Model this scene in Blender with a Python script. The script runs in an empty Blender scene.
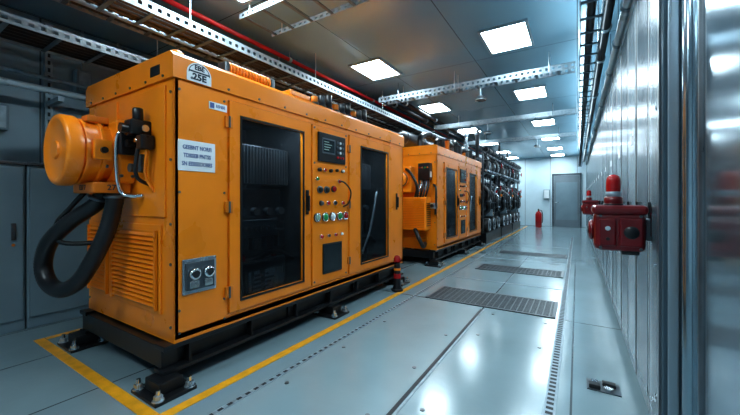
import bpy, bmesh, math, random
from mathutils import Vector, Matrix
random.seed(3)
SC = bpy.context.scene
COL = SC.collection

# ---------------------------------------------------------------- materials
def lk(nt, a, b): nt.links.new(a, b)

def pmat(name, col, rough=0.4, metal=0.0, var=0.12, scale=6.0, bump=0.0, coat=0.0, rv=0.1, stretch=None, spec=0.5):
    m = bpy.data.materials.new(name); m.use_nodes = True
    nt = m.node_tree; p = nt.nodes["Principled BSDF"]
    p.inputs["Metallic"].default_value = metal
    p.inputs["Coat Weight"].default_value = coat
    p.inputs["Coat Roughness"].default_value = 0.12
    p.inputs["Specular IOR Level"].default_value = spec
    tc = nt.nodes.new("ShaderNodeTexCoord")
    mp = nt.nodes.new("ShaderNodeMapping")
    if stretch: mp.inputs["Scale"].default_value = stretch
    lk(nt, tc.outputs["Object"], mp.inputs["Vector"])
    n = nt.nodes.new("ShaderNodeTexNoise"); n.inputs["Scale"].default_value = scale; n.inputs["Detail"].default_value = 5
    lk(nt, mp.outputs["Vector"], n.inputs["Vector"])
    r = nt.nodes.new("ShaderNodeValToRGB")
    r.color_ramp.elements[0].position = 0.3; r.color_ramp.elements[1].position = 0.7
    r.color_ramp.elements[0].color = (*[c * (1 - var) for c in col], 1)
    r.color_ramp.elements[1].color = (*[min(1, c * (1 + var)) for c in col], 1)
    lk(nt, n.outputs["Fac"], r.inputs["Fac"]); lk(nt, r.outputs["Color"], p.inputs["Base Color"])
    mr = nt.nodes.new("ShaderNodeMapRange")
    mr.inputs["To Min"].default_value = max(0.03, rough - rv); mr.inputs["To Max"].default_value = min(1, rough + rv)
    lk(nt, n.outputs["Fac"], mr.inputs["Value"]); lk(nt, mr.outputs["Result"], p.inputs["Roughness"])
    if bump:
        b = nt.nodes.new("ShaderNodeBump"); b.inputs["Strength"].default_value = bump; b.inputs["Distance"].default_value = 0.01
        lk(nt, n.outputs["Fac"], b.inputs["Height"]); lk(nt, b.outputs["Normal"], p.inputs["Normal"])
    return m

def emat(name, col, s):
    m = bpy.data.materials.new(name); m.use_nodes = True
    nt = m.node_tree; nt.nodes.clear()
    e = nt.nodes.new("ShaderNodeEmission"); e.inputs[0].default_value = (*col, 1); e.inputs[1].default_value = s
    o = nt.nodes.new("ShaderNodeOutputMaterial"); lk(nt, e.outputs[0], o.inputs[0])
    return m

def seam_mat(name, col, seam, axes, bw, bh, mortar=0.006, rough=0.3, metal=0.0, var=0.1, nscale=2.5, rv=0.12, coat=0.0, off=(0, 0), bump=0.3, spots=False):
    m = pmat(name, col, rough, metal, var, nscale, 0.0, coat, rv)
    nt = m.node_tree; p = nt.nodes["Principled BSDF"]
    tc = [n for n in nt.nodes if n.type == 'TEX_COORD'][0]
    sp = nt.nodes.new("ShaderNodeSeparateXYZ"); lk(nt, tc.outputs["Object"], sp.inputs[0])
    cb = nt.nodes.new("ShaderNodeCombineXYZ")
    for i in range(2):
        ad = nt.nodes.new("ShaderNodeMath"); ad.operation = 'ADD'; ad.inputs[1].default_value = 100 * (bw, bh)[i] + off[i]
        lk(nt, sp.outputs[axes[i]], ad.inputs[0]); lk(nt, ad.outputs[0], cb.inputs[i])
    br = nt.nodes.new("ShaderNodeTexBrick"); br.offset = 0; br.squash = 1
    br.inputs["Scale"].default_value = 1; br.inputs["Brick Width"].default_value = bw; br.inputs["Row Height"].default_value = bh
    br.inputs["Mortar Size"].default_value = mortar; br.inputs["Mortar Smooth"].default_value = 0.2
    lk(nt, cb.outputs[0], br.inputs["Vector"])
    mx = nt.nodes.new("ShaderNodeMix"); mx.data_type = 'RGBA'
    ramp = [n for n in nt.nodes if n.type == 'VALTORGB'][0]
    lk(nt, br.outputs["Fac"], mx.inputs["Factor"]); lk(nt, ramp.outputs["Color"], mx.inputs["A"])
    mx.inputs["B"].default_value = (*seam, 1); lk(nt, mx.outputs["Result"], p.inputs["Base Color"])
    inv = nt.nodes.new("ShaderNodeMath"); inv.operation = 'SUBTRACT'; inv.inputs[0].default_value = 1
    lk(nt, br.outputs["Fac"], inv.inputs[1])
    h = inv.outputs[0]
    if spots:
        n2 = nt.nodes.new("ShaderNodeTexNoise"); n2.inputs["Scale"].default_value = 26; n2.inputs["Detail"].default_value = 3
        lk(nt, tc.outputs["Object"], n2.inputs["Vector"])
        a2 = nt.nodes.new("ShaderNodeMath"); a2.operation = 'MULTIPLY_ADD'; a2.inputs[1].default_value = 0.22
        lk(nt, n2.outputs["Fac"], a2.inputs[0]); lk(nt, inv.outputs[0], a2.inputs[2]); h = a2.outputs[0]
    b = nt.nodes.new("ShaderNodeBump"); b.inputs["Strength"].default_value = bump; b.inputs["Distance"].default_value = 0.01
    lk(nt, h, b.inputs["Height"]); lk(nt, b.outputs["Normal"], p.inputs["Normal"])
    return m

ORANGE = pmat("orange_paint", (0.90, 0.255, 0.010), 0.30, 0, 0.08, 3, 0.03, 0.3)
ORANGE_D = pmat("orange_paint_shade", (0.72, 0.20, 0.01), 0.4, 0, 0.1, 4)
BLACK = pmat("black_paint", (0.012, 0.013, 0.015), 0.32, 0, 0.3, 8, 0.05)
RUBBER = pmat("black_rubber", (0.013, 0.014, 0.016), 0.36, 0, 0.2, 10)
DARK = pmat("dark_cast_iron", (0.035, 0.04, 0.045), 0.34, 0.4, 0.35, 9, 0.2)
GUN = pmat("gunmetal", (0.12, 0.145, 0.165), 0.32, 0.6, 0.25, 7)
STEEL = pmat("brushed_steel", (0.5, 0.57, 0.62), 0.28, 0.8, 0.15, 5, 0.0, 0, 0.1, (1, 1, 0.05))
GALV = pmat("galvanised_steel", (0.30, 0.38, 0.43), 0.42, 0.3, 0.25, 14)
GALVD = pmat("dull_galvanised_steel", (0.10, 0.155, 0.19), 0.45, 0.1, 0.25, 14)
CHROME = pmat("chrome", (0.75, 0.78, 0.8), 0.12, 1.0, 0.05, 5, rv=0.04)
WHITE = pmat("white_plastic", (0.78, 0.82, 0.84), 0.4, 0, 0.05, 5)
INK = pmat("ink", (0.02, 0.03, 0.05), 0.5, 0, 0.05, 5)
BLUE = pmat("blue_ink", (0.06, 0.10, 0.28), 0.5, 0, 0.05, 5)
RED = pmat("red_paint", (0.17, 0.006, 0.010), 0.32, 0, 0.15, 6, coat=0.25)
REDP = pmat("red_pipe_paint", (0.55, 0.012, 0.015), 0.35, 0, 0.12, 6)
REDL = pmat("red_button", (0.42, 0.012, 0.014), 0.25, 0, 0.05, 6)
GREEN = pmat("green_button", (0.03, 0.3, 0.09), 0.25, 0, 0.1, 6)
TEALG = pmat("gauge_face", (0.25, 0.38, 0.30), 0.25, 0, 0.1, 6)
YELLOW = pmat("yellow_floor_paint", (0.85, 0.38, 0.02), 0.35, 0, 0.2, 12)
CABG = pmat("grey_cabinet_paint", (0.20, 0.275, 0.315), 0.36, 0, 0.08, 3)
CABL = pmat("pale_cabinet_metal", (0.27, 0.35, 0.40), 0.27, 0.5, 0.03, 1, rv=0.01)
CABM = pmat("dark_cabinet_metal", (0.10, 0.145, 0.175), 0.27, 0.5, 0.03, 1, rv=0.01)
DOORG = pmat("grey_door_paint", (0.18, 0.22, 0.25), 0.4, 0, 0.08, 3)
PIPEW = pmat("pale_pipe_paint", (0.55, 0.64, 0.68), 0.3, 0.2, 0.08, 5)
GRATE = pmat("dark_grate", (0.11, 0.13, 0.145), 0.4, 0.3, 0.2, 10)
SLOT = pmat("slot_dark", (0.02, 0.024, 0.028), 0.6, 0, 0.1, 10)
SCREEN = pmat("display_glass", (0.02, 0.03, 0.035), 0.12, 0, 0.1, 10, rv=0.03)
LCD = emat("lcd_glow", (0.35, 0.6, 0.6), 0.5)
PANEL = emat("ceiling_diffuser", (0.76, 0.92, 1.0), 37)
FLOORM = seam_mat("floor_epoxy", (0.245, 0.335, 0.37), (0.07, 0.09, 0.10), (0, 1), 0.82, 3.8, 0.006, 0.20, 0.1, 0.08, 1.6, 0.06, 0.3, (0.85, 0.12), 0.4, True)
CEILM = seam_mat("ceiling_panels", (0.24, 0.42, 0.53), (0.06, 0.09, 0.11), (0, 1), 1.15, 2.4, 0.005, 0.22, 0.15, 0.03, 1.5, 0.02, 0, (0, 0.3), 0.3)
WALLM = seam_mat("wall_panels", (0.23, 0.32, 0.37), (0.07, 0.09, 0.1), (1, 2), 1.1, 1.5, 0.008, 0.35, 0.2, 0.08, 2)
BACKM = seam_mat("back_wall_panels", (0.66, 0.80, 0.86), (0.25, 0.3, 0.33), (0, 2), 1.0, 3.5, 0.01, 0.35, 0.0, 0.06, 2)

def glass_mat():
    m = bpy.data.materials.new("tinted_mesh_glass"); m.use_nodes = True
    nt = m.node_tree; nt.nodes.clear()
    t = nt.nodes.new("ShaderNodeBsdfTransparent"); t.inputs[0].default_value = (.72, .80, .85, 1)
    g = nt.nodes.new("ShaderNodeBsdfPrincipled"); g.inputs["Base Color"].default_value = (0.008, 0.010, 0.012, 1); g.inputs["Roughness"].default_value = 0.08
    tc = nt.nodes.new("ShaderNodeTexCoord")
    ck = nt.nodes.new("ShaderNodeTexVoronoi"); ck.inputs["Scale"].default_value = 60; ck.inputs["Randomness"].default_value = 0.0
    lk(nt, tc.outputs["Object"], ck.inputs["Vector"])
    mr = nt.nodes.new("ShaderNodeMapRange"); mr.inputs["From Min"].default_value = 0.2; mr.inputs["From Max"].default_value = 0.6
    mr.inputs["To Min"].default_value = 0.2; mr.inputs["To Max"].default_value = 0.55
    lk(nt, ck.outputs["Distance"], mr.inputs["Value"])
    mx = nt.nodes.new("ShaderNodeMixShader"); lk(nt, mr.outputs[0], mx.inputs[0]); lk(nt, t.outputs[0], mx.inputs[1]); lk(nt, g.outputs[0], mx.inputs[2])
    o = nt.nodes.new("ShaderNodeOutputMaterial"); lk(nt, mx.outputs[0], o.inputs[0])
    return m
GLASS = glass_mat()

# ---------------------------------------------------------------- mesh builder
FR_PX = Matrix(((0, 0, 1), (1, 0, 0), (0, 1, 0)))      # text facing +X
FR_NY = Matrix(((1, 0, 0), (0, 0, -1), (0, 1, 0)))     # text facing -Y

class B:
    def __init__(s, o=(0, 0, 0)):
        s.bm = bmesh.new(); s.o = Vector(o); s.mats = []
    def mi(s, m):
        if m not in s.mats: s.mats.append(m)
        return s.mats.index(m)
    def add(s, t, m, smooth=False):
        i = s.mi(m)
        for f in t.faces: f.material_index = i; f.smooth = smooth
        me = bpy.data.meshes.new("t"); t.to_mesh(me); t.free()
        s.bm.from_mesh(me); bpy.data.meshes.remove(me)
    def box(s, a, b, m, bev=0.0, rot=None):
        t = bmesh.new(); bmesh.ops.create_cube(t, size=1)
        a = Vector(a); b = Vector(b); c = (a + b) / 2; d = b - a
        for v in t.verts: v.co = Vector((v.co.x * d.x, v.co.y * d.y, v.co.z * d.z))
        if bev: bmesh.ops.bevel(t, geom=t.edges[:], offset=bev, segments=2, affect='EDGES', profile=0.5)
        if rot: 
            for v in t.verts: v.co = rot @ v.co
        for v in t.verts: v.co += c
        s.add(t, m); return s
    def lathe(s, p, ax, prof, m, seg=24, smooth=True):
        ax = Vector(ax).normalized(); q = Vector((0, 0, 1)).rotation_difference(ax); p = Vector(p)
        t = bmesh.new(); rings = []
        for r, h in prof:
            rings.append([t.verts.new(p + q @ Vector((r * math.cos(2 * math.pi * k / seg), r * math.sin(2 * math.pi * k / seg), h))) for k in range(seg)])
        for a, b in zip(rings, rings[1:]):
            for k in range(seg):
                t.faces.new((a[k], a[(k + 1) % seg], b[(k + 1) % seg], b[k]))
        t.faces.new(rings[0][::-1]); t.faces.new(rings[-1])
        bmesh.ops.recalc_face_normals(t, faces=t.faces[:])
        for e in t.edges:
            if len(e.link_faces) == 2 and e.link_faces[0].normal.dot(e.link_faces[1].normal) < 0.7: e.smooth = False
        s.add(t, m, smooth)
        return s
    def cyl(s, p0, p1, r, m, seg=20, r2=None, bev=0):
        p0 = Vector(p0); p1 = Vector(p1); L = (p1 - p0).length; r2 = r if r2 is None else r2
        pr = [(r, 0), (r2, L)]
        if bev: pr = [(r - bev, 0), (r, bev), (r2, L - bev), (r2 - bev, L)]
        return s.lathe(p0, p1 - p0, pr, m, seg, seg > 8)
    def sph(s, c, r, m, sc=(1, 1, 1), seg=16):
        t = bmesh.new(); bmesh.ops.create_uvsphere(t, u_segments=seg, v_segments=seg // 2, radius=r)
        for v in t.verts: v.co = Vector((v.co.x * sc[0], v.co.y * sc[1], v.co.z * sc[2])) + Vector(c)
        s.add(t, m, True); return s
    def torus(s, c, ax, R, r, m, seg=24, sg=8):
        ax = Vector(ax).normalized(); q = Vector((0, 0, 1)).rotation_difference(ax); c = Vector(c); t = bmesh.new(); rs = []
        for i in range(seg):
            a = 2 * math.pi * i / seg
            rs.append([t.verts.new(c + q @ Vector(((R + r * math.cos(2 * math.pi * j / sg)) * math.cos(a), (R + r * math.cos(2 * math.pi * j / sg)) * math.sin(a), r * math.sin(2 * math.pi * j / sg)))) for j in range(sg)])
        for i in range(seg):
            A = rs[i]; D = rs[(i + 1) % seg]
            for j in range(sg): t.faces.new((A[j], D[j], D[(j + 1) % sg], A[(j + 1) % sg]))
        bmesh.ops.recalc_face_normals(t, faces=t.faces[:])
        s.add(t, m, True); return s
    def wheel(s, c, ax, R, m):
        s.torus(c, ax, R, R * .12, m, 20, 6)
        q = Vector((0, 0, 1)).rotation_difference(Vector(ax).normalized())
        for k in range(3):
            d = q @ Vector((math.cos(k * 2.094), math.sin(k * 2.094), 0)) * R
            s.cyl(c, Vector(c) + d, R * .09, m, 6)
        s.cyl(Vector(c) - Vector(ax).normalized() * R * .6, Vector(c) + Vector(ax).normalized() * R * .15, R * .18, m, 10)
        return s
    def tube(s, pts, r, m, seg=10, sub=6, corr=0.0, pitch=0.03):
        P = [Vector(p) for p in pts]; path = []
        if sub > 1 and len(P) > 2:
            Q = [P[0]] + P + [P[-1]]
            for i in range(1, len(Q) - 2):
                for k in range(sub):
                    t = k / sub; a, b, c, d = Q[i - 1], Q[i], Q[i + 1], Q[i + 2]
                    path.append(0.5 * ((2 * b) + (c - a) * t + (2 * a - 5 * b + 4 * c - d) * t * t + (3 * b - a - 3 * c + d) * t ** 3))
            path.append(P[-1])
        else: path = P
        if corr:
            step = pitch / 2; new = [path[0]]; acc = 0.0
            for a, b in zip(path, path[1:]):
                L = (b - a).length; d = step - acc
                while d <= L:
                    new.append(a.lerp(b, d / L)); d += step
                acc = (acc + L) % step
            path = new
        t = bmesh.new(); rings = []; T0 = (path[1] - path[0]).normalized()
        N = T0.orthogonal().normalized()
        for i, p in enumerate(path):
            T = (path[min(i + 1, len(path) - 1)] - path[max(i - 1, 0)]).normalized()
            q = T0.rotation_difference(T); N = q @ N; T0 = T; Bn = T.cross(N)
            rr = r * (1 + (corr if i % 2 else -corr))
            rings.append([t.verts.new(p + rr * (math.cos(2 * math.pi * k / seg) * N + math.sin(2 * math.pi * k / seg) * Bn)) for k in range(seg)])
        for a, b in zip(rings, rings[1:]):
            for k in range(seg): t.faces.new((a[k], a[(k + 1) % seg], b[(k + 1) % seg], b[k]))
        t.faces.new(rings[0][::-1]); t.faces.new(rings[-1])
        bmesh.ops.recalc_face_normals(t, faces=t.faces[:])
        s.add(t, m, True); return s
    def extr(s, poly, axis, t0, t1, m):
        def mk(u, v, w): return {'x': (w, u, v), 'y': (u, w, v), 'z': (u, v, w)}[axis]
        t = bmesh.new(); a = [t.verts.new(mk(u, v, t0)) for u, v in poly]; b = [t.verts.new(mk(u, v, t1)) for u, v in poly]
        n = len(poly)
        for k in range(n): t.faces.new((a[k], a[(k + 1) % n], b[(k + 1) % n], b[k]))
        t.faces.new(a[::-1]); t.faces.new(b); bmesh.ops.recalc_face_normals(t, faces=t.faces[:])
        s.add(t, m); return s
    def text(s, txt, size, loc, fr, m, ext=0.0008, sx=1.0, bold=.012):
        cu = bpy.data.curves.new("t", 'FONT'); cu.body = txt; cu.size = size; cu.extrude = ext
        cu.align_x = 'CENTER'; cu.align_y = 'CENTER'; cu.resolution_u = 2; cu.offset = size * bold
        ob = bpy.data.objects.new("t", cu); COL.objects.link(ob)
        dg = bpy.context.evaluated_depsgraph_get(); me = bpy.data.meshes.new_from_object(ob.evaluated_get(dg))
        t = bmesh.new(); t.from_mesh(me)
        for v in t.verts: v.co = Vector(loc) + fr @ Vector((v.co.x * sx, v.co.y, v.co.z))
        bpy.data.objects.remove(ob); bpy.data.curves.remove(cu); bpy.data.meshes.remove(me)
        s.add(t, m); return s
    def obj(s, name, parent=None, label=None, category=None, kind=None, group=None):
        for v in s.bm.verts: v.co -= s.o
        me = bpy.data.meshes.new(name); s.bm.to_mesh(me); s.bm.free()
        for m in s.mats: me.materials.append(m)
        ob = bpy.data.objects.new(name, me); COL.objects.link(ob)
        if parent is not None: ob.parent = parent
        else: ob.location = s.o
        for k, v in (("label", label), ("category", category), ("kind", kind), ("group", group)):
            if v: ob[k] = v
        return ob

def empty(name, loc, label, category, group=None):
    e = bpy.data.objects.new(name, None); e.location = loc; e.empty_display_size = 0.2; COL.objects.link(e)
    e["label"] = label; e["category"] = category
    if group: e["group"] = group
    return e

def copy_tree(root, delta, label=None):
    new = root.copy(); COL.objects.link(new); new.location = root.location + Vector(delta)
    if label: new["label"] = label
    def rec(a, b):
        for c in a.children:
            k = c.copy(); k.parent = b; COL.objects.link(k); rec(c, k)
    rec(root, new)
    return new

def area(loc, rot, sx, sy, power, col=(.8, .93, 1)):
    l = bpy.data.lights.new("fill_light", 'AREA'); l.shape = 'RECTANGLE'; l.size = sx; l.size_y = sy; l.energy = power; l.color = col
    o = bpy.data.objects.new("fill_light", l); o.location = loc; o.rotation_euler = rot; COL.objects.link(o); return o

# ---------------------------------------------------------------- room shell
XL, XR, Y0, Y1, H = -4.62, 0.82, -3.0, 16.5, 3.0
def slab(name, a, b, m):
    B().box(a, b, m).obj(name, kind="structure")
slab("floor", (XL, Y0, -0.1), (XR, Y1, 0), FLOORM)
slab("ceiling", (XL, Y0, H), (XR, Y1, H + 0.1), CEILM)
slab("wall_left", (XL - 0.1, Y0, 0), (XL, Y1, H), WALLM)
slab("wall_right", (XR, Y0, 0), (XR + 0.1, Y1, H), WALLM)
slab("wall_back", (XL, Y1, 0), (XR, Y1 + 0.1, H), BACKM)
slab("wall_front", (XL, Y0 - 0.1, 0), (XR, Y0, H), BACKM)

d = B((-0.39, Y1, 0))
d.box((-0.93, Y1 - 0.06, 0), (-0.86, Y1 - 0.001, 2.27), GUN).box((0.08, Y1 - 0.06, 0), (0.15, Y1 - 0.001, 2.27), GUN).box((-0.93, Y1 - 0.06, 2.2), (0.15, Y1 - 0.001, 2.28), GUN)
d.box((-0.855, Y1 - 0.045, 0.01), (0.075, Y1 - 0.002, 2.195), DOORG, 0.004)
d.box((-0.78, Y1 - 0.052, 0.3), (0.0, Y1 - 0.044, 1.9), CABG, .004)
d.cyl((-0.80, Y1 - 0.045, 1.05), (-0.80, Y1 - 0.10, 1.05), 0.012, STEEL).box((-0.81, Y1 - 0.11, 1.04), (-0.68, Y1 - 0.095, 1.06), STEEL)
d.obj("door_1", kind="structure")

def trim(n, a, b, m=YELLOW): B().box(a, b, m).obj("trim_%d" % n, kind="structure")
trim(1, (-1.90, 0.855, 0.0), (-1.835, 16.0, 0.003))
trim(2, (-3.77, 0.855, 0.0), (-1.905, 0.92, 0.003))
trim(3, (-3.77, 0.925, 0.0), (-3.71, 16.0, 0.003))
def strip(n, x, w, y0, y1, gy=0.06):
    b = B((x, 0, 0)); b.box((x - w / 2, y0, 0), (x + w / 2, y1, 0.003), GALV)
    y = y0 + 0.02
    while y < y1 - 0.05:
        b.box((x - w * 0.3, y, 0.0028), (x + w * 0.3, y + gy * 0.5, 0.004), SLOT); y += gy
    b.obj("trim_%d" % n, kind="structure")
strip(4, -1.66, 0.035, 0.6, 12)
strip(5, -0.13, 0.06, 0.9, 12, 0.05)
trim(6, (-0.868, 0.5, 0), (-0.845, 3.6, 0.002), SLOT)
trim(7, (-0.84, 0.5, 0), (-0.825, 3.6, 0.003), GALV)
for i, yy in enumerate((4.9, 6.9, 9.2)):
    trim(8 + i, (-1.60, yy, 0), (-0.17, yy + .02, 0.0025), GALV)

def grate(y0, y1, x0, x1, lab):
    b = B(((x0 + x1) / 2, (y0 + y1) / 2, 0)); 
    b.box((x0, y0, 0.0), (x1, y1, 0.004), SLOT)
    for a, c in (((x0, y0), (x1, y0 + 0.03)), ((x0, y1 - 0.03), (x1, y1)), ((x0, y0), (x0 + 0.03, y1)), ((x1 - 0.03, y0), (x1, y1))):
        b.box((a[0], a[1], 0), (c[0], c[1], 0.010), GRATE)
    y = y0 + 0.05
    while y < y1 - 0.04: b.box((x0 + 0.03, y, 0.0), (x1 - 0.03, y + 0.014, 0.009), GRATE); y += 0.028
    x = x0 + 0.08
    while x < x1 - 0.05: b.box((x, y0 + 0.03, 0.0), (x + 0.01, y1 - 0.03, 0.0085), GRATE); x += 0.06
    b.obj("floor_grate", label=lab, category="grate", group="floor grates")
grate(3.68, 4.28, -1.52, -0.18, "dark steel floor grate with galvanised frame in the walkway")
grate(5.65, 6.15, -1.45, -0.18, "dark steel floor grate further along the walkway")
grate(7.6, 8.0, -1.45, -0.18, "dark steel floor grate near the far machines")
b = B((0.13, 2.5, 0)); b.box((0.05, 2.42, 0), (0.22, 2.56, 0.006), GUN, 0.002)
b.box((.06, 2.43, .005), (.12, 2.48, .03), BLACK, .006).box((.13, 2.49, .005), (.20, 2.54, .025), BLACK, .006).cyl((.16, 2.455, .005), (.16, 2.455, .02), .022, CHROME).cyl((.09, 2.52, .005), (.09, 2.52, .02), .018, CHROME)
b.obj("floor_bracket", label="small dark steel floor bracket with bolts beside the metal cabinets", category="bracket")
fb = None
for i, (x, yy) in enumerate([(-1.55, 1.5), (-1.55, 2.1), (-0.95, 1.5), (-0.95, 2.1), (-1.55, 2.75), (-0.95, 2.75), (-0.72, 1.7), (-0.25, 1.7), (-0.72, 2.9), (-0.25, 2.9), (-0.72, 3.5), (-0.25, 3.5)]):
    if fb is None:
        fb = B((x, yy, 0)).cyl((x, yy, 0), (x, yy, .004), .014, GUN, 12).obj("floor_bolt", label="flat round floor plate bolt", category="bolt", group="floor plate bolts")
    else:
        k = fb.copy(); k.location = (x, yy, 0); COL.objects.link(k)

# ---------------------------------------------------------------- ceiling lights, added uplights
le = None
for Y in (-0.7, 1.7, 4.05, 6.35, 8.9, 11.2, 13.6, 15.6):  # last row added to brighten the back wall
    for X in (-0.68, -2.42):
        if le is None:
            le = empty("ceiling_light", (X, Y, H), "square recessed white led ceiling panel, lit", "ceiling light", "ceiling light panels")
            fr = B((X, Y, H)); w, l = 0.22, 0.30
            fr.box((X - w - .03, Y - l - .03, H - .02), (X + w + .03, Y - l, H - .0005), GALV).box((X - w - .03, Y + l, H - .02), (X + w + .03, Y + l + .03, H - .0005), GALV)
            fr.box((X - w - .03, Y - l, H - .02), (X - w, Y + l, H - .0005), GALV).box((X + w, Y - l, H - .02), (X + w + .03, Y + l, H - .0005), GALV)
            fr.obj("frame", le)
            B((X, Y, H)).box((X - w, Y - l, H - .014), (X + w, Y + l, H - .004), PANEL).obj("diffuser", le)
            base = Vector((X, Y, H))
        else:
            copy_tree(le, Vector((X, Y, H)) - base)
UP = (math.pi, 0, 0)
for Y, pw in ((2.6, 14), (6.2, 14), (10, 15), (14, 18)): area((0.09, Y, 2.64), UP, .08, 3.2, pw, (.66, .88, 1))  # added upward fills hidden in the tray to brighten the ceiling

# ---------------------------------------------------------------- generators
def generator(y0, near, label, fh=0.0):
    F = -2.1; BK = -3.4; L = 3.15; top = 2.07 + fh
    o = Vector((-2.75, y0 + L / 2, 0))
    E = empty("diesel_generator", o, label, "generator", "enclosed orange generators")
    y = lambda t: y0 + t
    s = B(o)
    for x in (F - 0.06, BK + 0.06):
        s.box((x - 0.06, y(-0.06), 0.235), (x + 0.06, y(L + 0.02), 0.265), BLACK, 0.004)
        s.box((x - 0.06, y(-0.06), 0.09), (x + 0.06, y(L + 0.02), 0.115), BLACK, 0.004)
        s.box((x - 0.03, y(-0.05), 0.11), (x - 0.01, y(L + 0.01), 0.24), BLACK)
        for k in range(7): s.box((x - 0.05, y(0.1 + k * 0.48), 0.11), (x + 0.05, y(0.115 + k * 0.48), 0.24), BLACK)
    for t in (-0.05, 1.0, 2.0, L - 0.1): s.box((BK + 0.05, y(t), 0.12), (F - 0.05, y(t + 0.1), 0.25), BLACK, 0.004)
    s.obj("skid_frame", E, "black steel channel skid")
    for x in (F + 0.0, BK + 0.06):
        for t in (-0.1, 1.5, L - 0.2):
            f = B(o); f.box((x - 0.16, y(t - 0.07), 0), (x + 0.13, y(t + 0.17), 0.022), BLACK, 0.005)
            f.box((x - 0.10, y(t - 0.02), 0.02), (x + 0.07, y(t + 0.12), 0.092), BLACK, 0.008)
            for sx in (-0.13, 0.10):
                for ty in (-0.04, 0.14):
                    f.cyl((x + sx, y(t + ty), 0.02), (x + sx, y(t + ty), 0.026), 0.032, STEEL, 16)
                    f.cyl((x + sx, y(t + ty), 0.024), (x + sx, y(t + ty), 0.050), 0.024, STEEL, 6)
                    f.cyl((x + sx, y(t + ty), 0.05), (x + sx, y(t + ty), 0.080), 0.012, CHROME, 10)
            f.obj("mounting_foot", E, "black foot plate with steel bolts")
    b = B(o); zt = top - 0.165
    b.box((BK, y(0.0), 0.265), (F, y(L), 0.32), ORANGE)
    b.box((BK, y(0.03), 0.32), (BK + 0.03, y(L - 0.03), zt), ORANGE)
    b.box((BK, y(0), 0.28), (F, y(0.03), zt), ORANGE, 0.006)
    b.box((BK, y(L - 0.03), 0.28), (F, y(L), zt), ORANGE, 0.006)
    b.box((F - 0.03, y(0.0), 0.28), (F, y(0.37), zt), ORANGE, 0.006)
    b.box((F - 0.03, y(0.36), 0.28), (F, y(L), 0.345), ORANGE)
    b.box((F - 0.03, y(0.36), 1.86), (F, y(L), zt), ORANGE)
    for a, c in ((1.215, 1.238), (1.80, 1.83), (3.06, L)): b.box((F - 0.03, y(a), 0.34), (F, y(c), 1.87), ORANGE)
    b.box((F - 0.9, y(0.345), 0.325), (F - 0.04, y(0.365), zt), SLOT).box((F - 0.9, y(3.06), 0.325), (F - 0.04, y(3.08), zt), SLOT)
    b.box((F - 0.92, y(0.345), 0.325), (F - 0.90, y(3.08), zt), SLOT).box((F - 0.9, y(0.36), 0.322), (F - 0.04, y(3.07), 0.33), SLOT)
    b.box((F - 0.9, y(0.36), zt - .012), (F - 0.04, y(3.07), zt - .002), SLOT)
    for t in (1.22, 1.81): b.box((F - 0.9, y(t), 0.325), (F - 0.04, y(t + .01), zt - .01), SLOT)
    yf = y(0)
    for x0, x1, z0, z1 in ((-2.80, -2.19, 1.04, 1.87), (-3.33, -2.86, 0.98, 1.87), (-2.93, -2.24, 0.42, 0.99), (-3.35, -2.97, 0.42, 0.94)):
        b.box((x0, yf - 0.012, z0), (x1, yf + 0.002, z1), ORANGE, 0.005)
    for z in (.36, .75, 1.0, 1.4, 1.82):
        for x in (F - .035, BK + .03): b.cyl((x, yf, z), (x, yf - .008, z), .009, GUN, 8)
    for t in (.03, .34):
        for z in (.32, .46, 1.2, 1.84): b.cyl((F, y(t), z), (F + .006, y(t), z), .008, GUN, 8)
    b.obj("enclosure_body", E)
    for x0, x1 in ((-2.90, -2.27), (-3.33, -2.99)):
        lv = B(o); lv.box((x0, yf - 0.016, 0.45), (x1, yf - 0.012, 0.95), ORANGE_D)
        n = 16
        for k in range(n):
            z = 0.475 + k * (0.45 / (n - 1))
            lv.box((x0 + 0.005, yf - 0.036, z - 0.004), (x1 - 0.005, yf - 0.012, z + 0.004), ORANGE, 0, Matrix.Rotation(math.radians(40), 3, 'X'))
        lv.box((x0, yf - 0.034, 0.445), (x0 + 0.014, yf - 0.012, 0.955), ORANGE).box((x1 - 0.014, yf - 0.034, 0.445), (x1, yf - 0.012, 0.955), ORANGE)
        lv.obj("louvre_vent", E)
    r = B(o)
    r.extr([(F + .015, zt), (F + .015, top - .03), (F - .02, top), (BK + .02, top), (BK - .015, top - .03), (BK - .015, zt)], 'y', y(-0.015), y(L + 0.015), ORANGE)
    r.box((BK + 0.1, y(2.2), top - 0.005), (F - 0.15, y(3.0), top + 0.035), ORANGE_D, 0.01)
    for k in range(12): r.cyl((F + .014, y(0.1 + k * .265), zt + 0.022), (F + .021, y(0.1 + k * .265), zt + 0.022), 0.009, GUN, 8)
    for k in range(6): r.cyl((BK + .1 + k * .22, y(-.014), zt + 0.022), (BK + .1 + k * .22, y(-.021), zt + 0.022), 0.009, GUN, 8)
    r.obj("roof_panel", E)
    if near:
        B(o).box((-2.36, y(-.018), 1.945), (-2.24, y(-.010), 2.01), BLACK, .003).obj("end_vent", E, "small dark vent under the roof edge")
    for a, c, w0, w1 in ((0.375, 1.21, 0.475, 1.115), (1.835, 3.055, 2.065, 2.685)):
        D = B(o); z0, z1 = 0.35, 1.855; X0, X1 = F - 0.02, F + 0.014
        D.box((X0, y(a), z0), (X1, y(w0), z1), ORANGE, 0.004).box((X0, y(w1), z0), (X1, y(c), z1), ORANGE, 0.004)
        D.box((X0, y(w0 - .01), z0), (X1, y(w1 + .01), 0.43), ORANGE, 0.004).box((X0, y(w0 - .01), 1.75), (X1, y(w1 + .01), z1), ORANGE, 0.004)
        g = 0.015
        D.box((X1 - .004, y(w0 - g), 0.43 - g), (X1 + .006, y(w0), 1.75 + g), BLACK).box((X1 - .004, y(w1), 0.43 - g), (X1 + .006, y(w1 + g), 1.75 + g), BLACK)
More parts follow.
